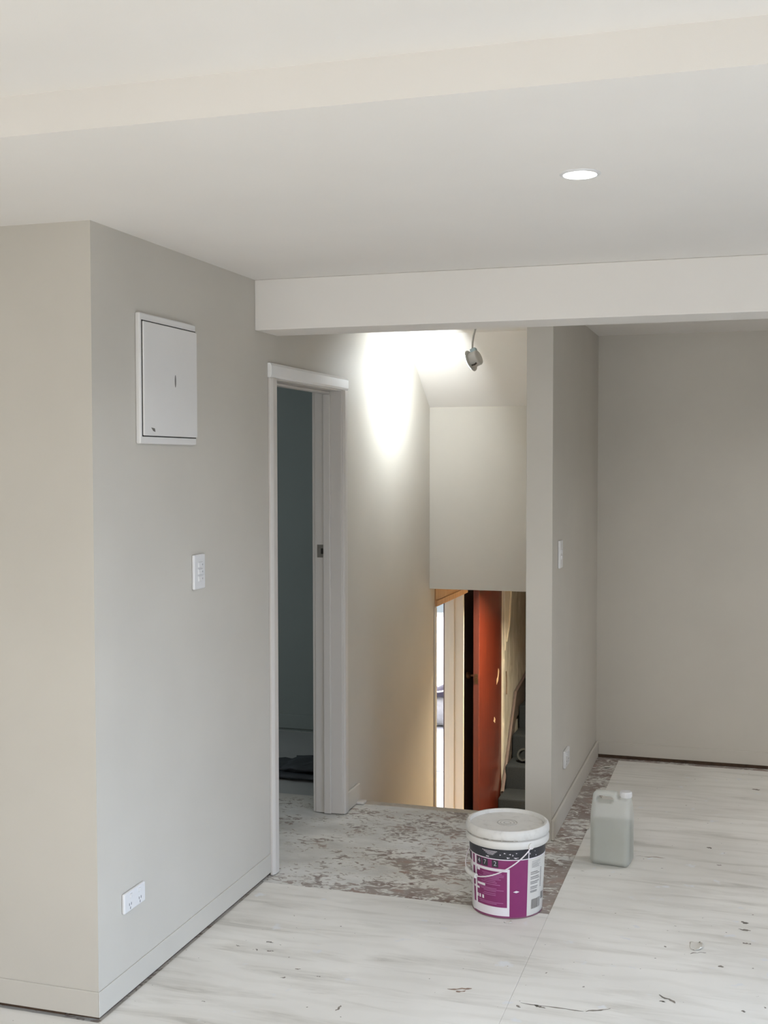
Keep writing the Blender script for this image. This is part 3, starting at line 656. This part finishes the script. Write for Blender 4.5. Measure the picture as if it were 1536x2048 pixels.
# ------------------------------------------------------------------ translucent jug with liquid
def surf_nets(fn, lo, hi, h):
    lo = np.array(lo); n = np.ceil((np.array(hi)-lo)/h).astype(int)+1
    ax = [lo[i]+h*np.arange(n[i]) for i in range(3)]
    X, Y, Z = np.meshgrid(*ax, indexing='ij'); S = fn(X, Y, Z)
    ins = S < 0
    acc = np.zeros(tuple(n-1)+(3,)); cnt = np.zeros(tuple(n-1))
    offs = [(i, j, k) for i in (0, 1) for j in (0, 1) for k in (0, 1)]
    def sl_(o): return tuple(slice(o[i], n[i]-1+o[i]) for i in range(3))
    for a in offs:
        for d in range(3):
            if a[d] == 0:
                b = list(a); b[d] = 1
                s0, s1 = S[sl_(a)], S[sl_(b)]; cr_ = (s0 < 0) != (s1 < 0)
                t = np.where(cr_, s0/np.where(cr_, s0-s1, 1), 0)
                p = np.array(a, float)[None, None, None, :]+t[..., None]*np.eye(3)[d]
                acc += np.where(cr_[..., None], p, 0); cnt += cr_
    act = cnt > 0; idx = -np.ones(tuple(n-1), int); idx[act] = np.arange(act.sum())
    ii = np.argwhere(act); V = lo+h*(ii+acc[act]/cnt[act][:, None])
    F = []
    for d in range(3):
        u, w = [(1, 2), (2, 0), (0, 1)][d]
        s0 = [slice(None)]*3; s1 = [slice(None)]*3; s0[d] = slice(0, n[d]-1); s1[d] = slice(1, n[d])
        ch = ins[tuple(s0)] != ins[tuple(s1)]
        for c in np.argwhere(ch):
            if c[u] < 1 or c[w] < 1 or c[u] >= n[u]-1 or c[w] >= n[w]-1: continue
            q_ = []
            for du, dw in ((1, 1), (0, 1), (0, 0), (1, 0)):
                e = c.copy(); e[u] -= du; e[w] -= dw; q_.append(int(idx[tuple(e)]))
            if not ins[tuple(c)]: q_ = q_[::-1]
            F.append(tuple(q_))
    return V, F
JW, JT, JH_ = 0.167, 0.118, 0.300
def rbox(x, y, z, c, hf, r):
    qx = np.abs(x-c[0])-hf[0]+r; qy = np.abs(y-c[1])-hf[1]+r; qz = np.abs(z-c[2])-hf[2]+r
    return np.sqrt(np.maximum(qx, 0)**2+np.maximum(qy, 0)**2+np.maximum(qz, 0)**2)+np.minimum(np.maximum(np.maximum(qx, qy), qz), 0)-r
def smin(a, b, k):
    h_ = np.clip(0.5+0.5*(b-a)/k, 0, 1); return b*(1-h_)+a*h_-k*h_*(1-h_)
def jug_sdf(x, y, z):
    t = np.clip((z-0.19)/0.10, 0, 1); t = t*t*(3-2*t)
    b = rbox(x, y, z, (0, 0, 0.1485), (JW/2-0.002-0.003*t, JT/2-0.030*t, 0.1485), 0.024)
    notch = rbox(x, y, z, (0.075, 0, 0.315), (0.052, 0.08, 0.042), 0.010)
    b = -smin(-b, notch, 0.010)
    nk = np.maximum(np.hypot(x-0.056, y)-0.0195, np.abs(z-0.265)-0.026)
    d = smin(b, nk, 0.008)
    ex = np.maximum(np.abs(x+0.025)-0.021, 0); slot = np.hypot(ex, z-0.266)-0.0135
    return -smin(-d, slot, 0.010)
V, F = surf_nets(jug_sdf, (-0.10, -0.075, -0.012), (0.10, 0.075, 0.315), 0.004)
jg = thing('plastic_jug', 'translucent white plastic jug half full of liquid beside the bucket', 'jug', (-0.541, 4.885, 0.0), (0, 0, math.radians(-6)))
def jug_mat():
    m, nt, b = new_mat('milky_plastic'); nt.nodes.remove(b)
    out = nt.nodes['Material Output']
    tr = N(nt, 'ShaderNodeBsdfTransparent'); tr.inputs[0].default_value = (0.96, 0.97, 0.96, 1)
    tl = N(nt, 'ShaderNodeBsdfTranslucent'); tl.inputs[0].default_value = lin((240, 240, 236))
    df = N(nt, 'ShaderNodeBsdfPrincipled'); df.inputs['Base Color'].default_value = lin((222, 224, 222)); df.inputs['Roughness'].default_value = 0.38
    v = coords(nt); n = N(nt, 'ShaderNodeTexNoise', Scale=14.0, Detail=3.0); nt.links.new(v, n.inputs['Vector'])
    r = ramp(nt, n.outputs['Fac'], [(0.3, lin((226, 226, 221))), (0.7, lin((236, 236, 231)))]); nt.links.new(r.outputs['Color'], df.inputs['Base Color'])
    m1 = N(nt, 'ShaderNodeMixShader'); m1.inputs[0].default_value = 0.6; nt.links.new(tl.outputs[0], m1.inputs[1]); nt.links.new(df.outputs[0], m1.inputs[2])
    m2 = N(nt, 'ShaderNodeMixShader'); m2.inputs[0].default_value = 0.58; nt.links.new(tr.outputs[0], m2.inputs[1]); nt.links.new(m1.outputs[0], m2.inputs[2])
    nt.links.new(m2.outputs[0], out.inputs[0]); return m
def liquid_mat():
    m, nt, b = new_mat('cloudy_liquid'); nt.nodes.remove(b); out = nt.nodes['Material Output']
    tr = N(nt, 'ShaderNodeBsdfTransparent'); tr.inputs[0].default_value = (0.86, 0.87, 0.83, 1)
    df = N(nt, 'ShaderNodeBsdfDiffuse'); df.inputs[0].default_value = lin((176, 176, 162))
    v = coords(nt); n = N(nt, 'ShaderNodeTexNoise', Scale=8.0); nt.links.new(v, n.inputs['Vector'])
    r = ramp(nt, n.outputs['Fac'], [(0.3, lin((164, 164, 148))), (0.7, lin((172, 172, 156)))]); nt.links.new(r.outputs['Color'], df.inputs[0])
    m2 = N(nt, 'ShaderNodeMixShader'); m2.inputs[0].default_value = 0.75; nt.links.new(tr.outputs[0], m2.inputs[1]); nt.links.new(df.outputs[0], m2.inputs[2])
    nt.links.new(m2.outputs[0], out.inputs[0]); return m
jb = MB(); jb.v = [tuple(p) for p in V]; jb.f = F
jo = obj('jug_body', jb, jug_mat(), jg, smooth=True, local=True); jo.data.polygons.foreach_set('use_smooth', [True]*len(jo.data.polygons))
V, F = surf_nets(lambda x, y, z: np.maximum(jug_sdf(x, y, z)+0.005, z-0.172), (-0.10, -0.075, -0.012), (0.10, 0.075, 0.20), 0.005)
lq = MB(); lq.v = [tuple(p) for p in V]; lq.f = F
obj('liquid', lq, liquid_mat(), jg, smooth=True, local=True)
obj('cap', MB().lathe([(0.0225, 0.279), (0.0240, 0.282), (0.0240, 0.299), (0.0225, 0.302), (0.004, 0.303)], 32, (0.056, 0, 0)), M_white, jg, smooth=True, local=True)
rb_ = MB()
for k in range(24):
    a = 2*math.pi*k/24; rb_.box(0.056+0.0243*math.cos(a)-0.0007, 0.056+0.0243*math.cos(a)+0.0007, 0.0243*math.sin(a)-0.0007, 0.0243*math.sin(a)+0.0007, 0.282, 0.298)
obj('cap_ribs', rb_, M_white, jg, local=True)

# ------------------------------------------------------------------ flakes, marks and debris on the floor
M_flake = plain('cream_paint_flake', (218, 214, 206), 0.7)
def px2floor(x, y, z=0.0):
    d = fwd + right*((x-768)/F_PX) + down*((y-1024)/F_PX)
    return Vector((0, 0, CAM_H)) + d*((z-CAM_H)/d.z)
def flake(px_, py_, sx, sy2, curl, label, seed):
    rnd = random.Random(seed); p = px2floor(px_, py_); mb = MB(); n = 7
    for j in range(n):
        for i in range(n):
            u = i/(n-1)-0.5; v = j/(n-1)-0.5
            e = (1-0.45*rnd.random()*(abs(u) > 0.4 or abs(v) > 0.4))*(1-0.55*max(0, abs(u)+abs(v)-0.5))
            mb.v.append((p.x+u*sx*e, p.y+v*sy2*e, 0.0006+curl*max(0, u+0.15)**2*4+0.3*curl*max(0, -v)**2*4))
    for j in range(n-1):
        for i in range(n-1): mb.f.append((j*n+i, j*n+i+1, (j+1)*n+i+1, (j+1)*n+i))
    o = obj('paint_flake', mb, M_flake, smooth=True); s3 = o.modifiers.new('t', 'SOLIDIFY'); s3.thickness = 0.001; s3.offset = 1
    return tag(o, label, 'paint flake', 'paint flakes on the floor')
flake(1392, 1893, 0.055, 0.10, 0.006, 'curled cream paint flake lying alone on the plywood, right of the bucket', 1)
flake(1016, 1845, 0.034, 0.030, 0.003, 'small pale flake on the floor in front of the bucket', 2)
flake(1176, 1657, 0.030, 0.06, 0.006, 'small pale flake on the floor left of the jug', 3)
flake(1216, 1534, 0.050, 0.05, 0.005, 'pale flake near the alcove corner by the skirting', 4)
flake(436, 2035, 0.020, 0.03, 0.004, 'small white flake near the corner of the left wall', 5) if False else None

sheets = [o for o in floor.children if o.name.startswith('plywood_sheet')]
SA, SB = sheets[0], sheets[1]
M_mark = plain('dark_scrape', (132, 124, 114), 0.8, var=0.25)
M_mark2 = plain('brown_scrape', (146, 124, 108), 0.8, var=0.25)
def mark(path, w, mat, par):
    pts = [px2floor(x, y) for x, y in path]; mb = MB(); n = len(pts); rnd = random.Random(int(path[0][0]))
    vs_ = []
    for i, p in enumerate(pts):
        t = (pts[min(i+1, n-1)]-pts[max(i-1, 0)]); t.z = 0; t.normalize(); s4 = Vector((-t.y, t.x, 0))
        ww = w*(0.25+0.75*rnd.random())*(0.3 if i in (0, n-1) else 1)
        vs_ += [p+s4*ww+Vector((0, 0, 0.0004)), p-s4*ww+Vector((0, 0, 0.0004))]
    mb.add(vs_, [(2*i, 2*i+1, 2*i+3, 2*i+2) for i in range(n-1)])
    obj('scrape_mark', mb, mat, par)
def poly(x0, y0, x1, y1, n=8, jit=2.0):
    rnd = random.Random(int(x0+y0)); return [(x0+(x1-x0)*k/(n-1)+rnd.uniform(-jit, jit), y0+(y1-y0)*k/(n-1)+rnd.uniform(-jit, jit)*0.5) for k in range(n)]
for (x0, y0, x1, y1, w, m_) in ((1042, 2006, 1168, 2024, 0.004, M_mark), (1172, 2023, 1222, 2018, 0.005, M_mark), (1070, 2012, 1090, 2016, 0.010, M_mark),
    (893, 1979, 945, 1977, 0.007, M_mark2), (912, 1984, 932, 1982, 0.006, M_mark2), (1034, 2010, 1040, 2016, 0.006, M_mark), (1318, 1990, 1350, 2006, 0.006, M_mark), (1320, 2002, 1330, 2004, 0.006, M_mark),
    (1484, 1843, 1494, 1847, 0.012, M_mark), (1478, 1858, 1500, 1861, 0.008, M_mark), (1486, 1886, 1502, 1888, 0.006, M_mark), (1436, 1932, 1448, 1934, 0.008, M_mark),
    (1505, 1578, 1518, 1580, 0.010, M_mark), (1415, 1695, 1424, 1697, 0.008, M_mark), (1434, 1730, 1442, 1731, 0.006, M_mark), (1484, 2022, 1490, 2024, 0.006, M_mark),
    (533, 1883, 545, 1885, 0.006, M_mark), (533, 1902, 548, 1903, 0.006, M_mark), (474, 1890, 478, 1892, 0.004, M_mark), (512, 1899, 516, 1901, 0.003, M_mark), (588, 1938, 600, 1939, 0.004, M_mark),
    (562, 1955, 570, 1955, 0.004, M_mark), (672, 2022, 682, 2010, 0.006, M_mark), (634, 1953, 640, 1954, 0.003, M_mark), (405, 2003, 410, 2003, 0.004, M_mark), (1380, 1907, 1412, 1905, 0.004, M_mark),
    (1270, 1712, 1330, 1716, 0.004, M_mark2)):
    mark(poly(x0, y0, x1, y1), w, m_, SB if x0 > 1100 else SA)
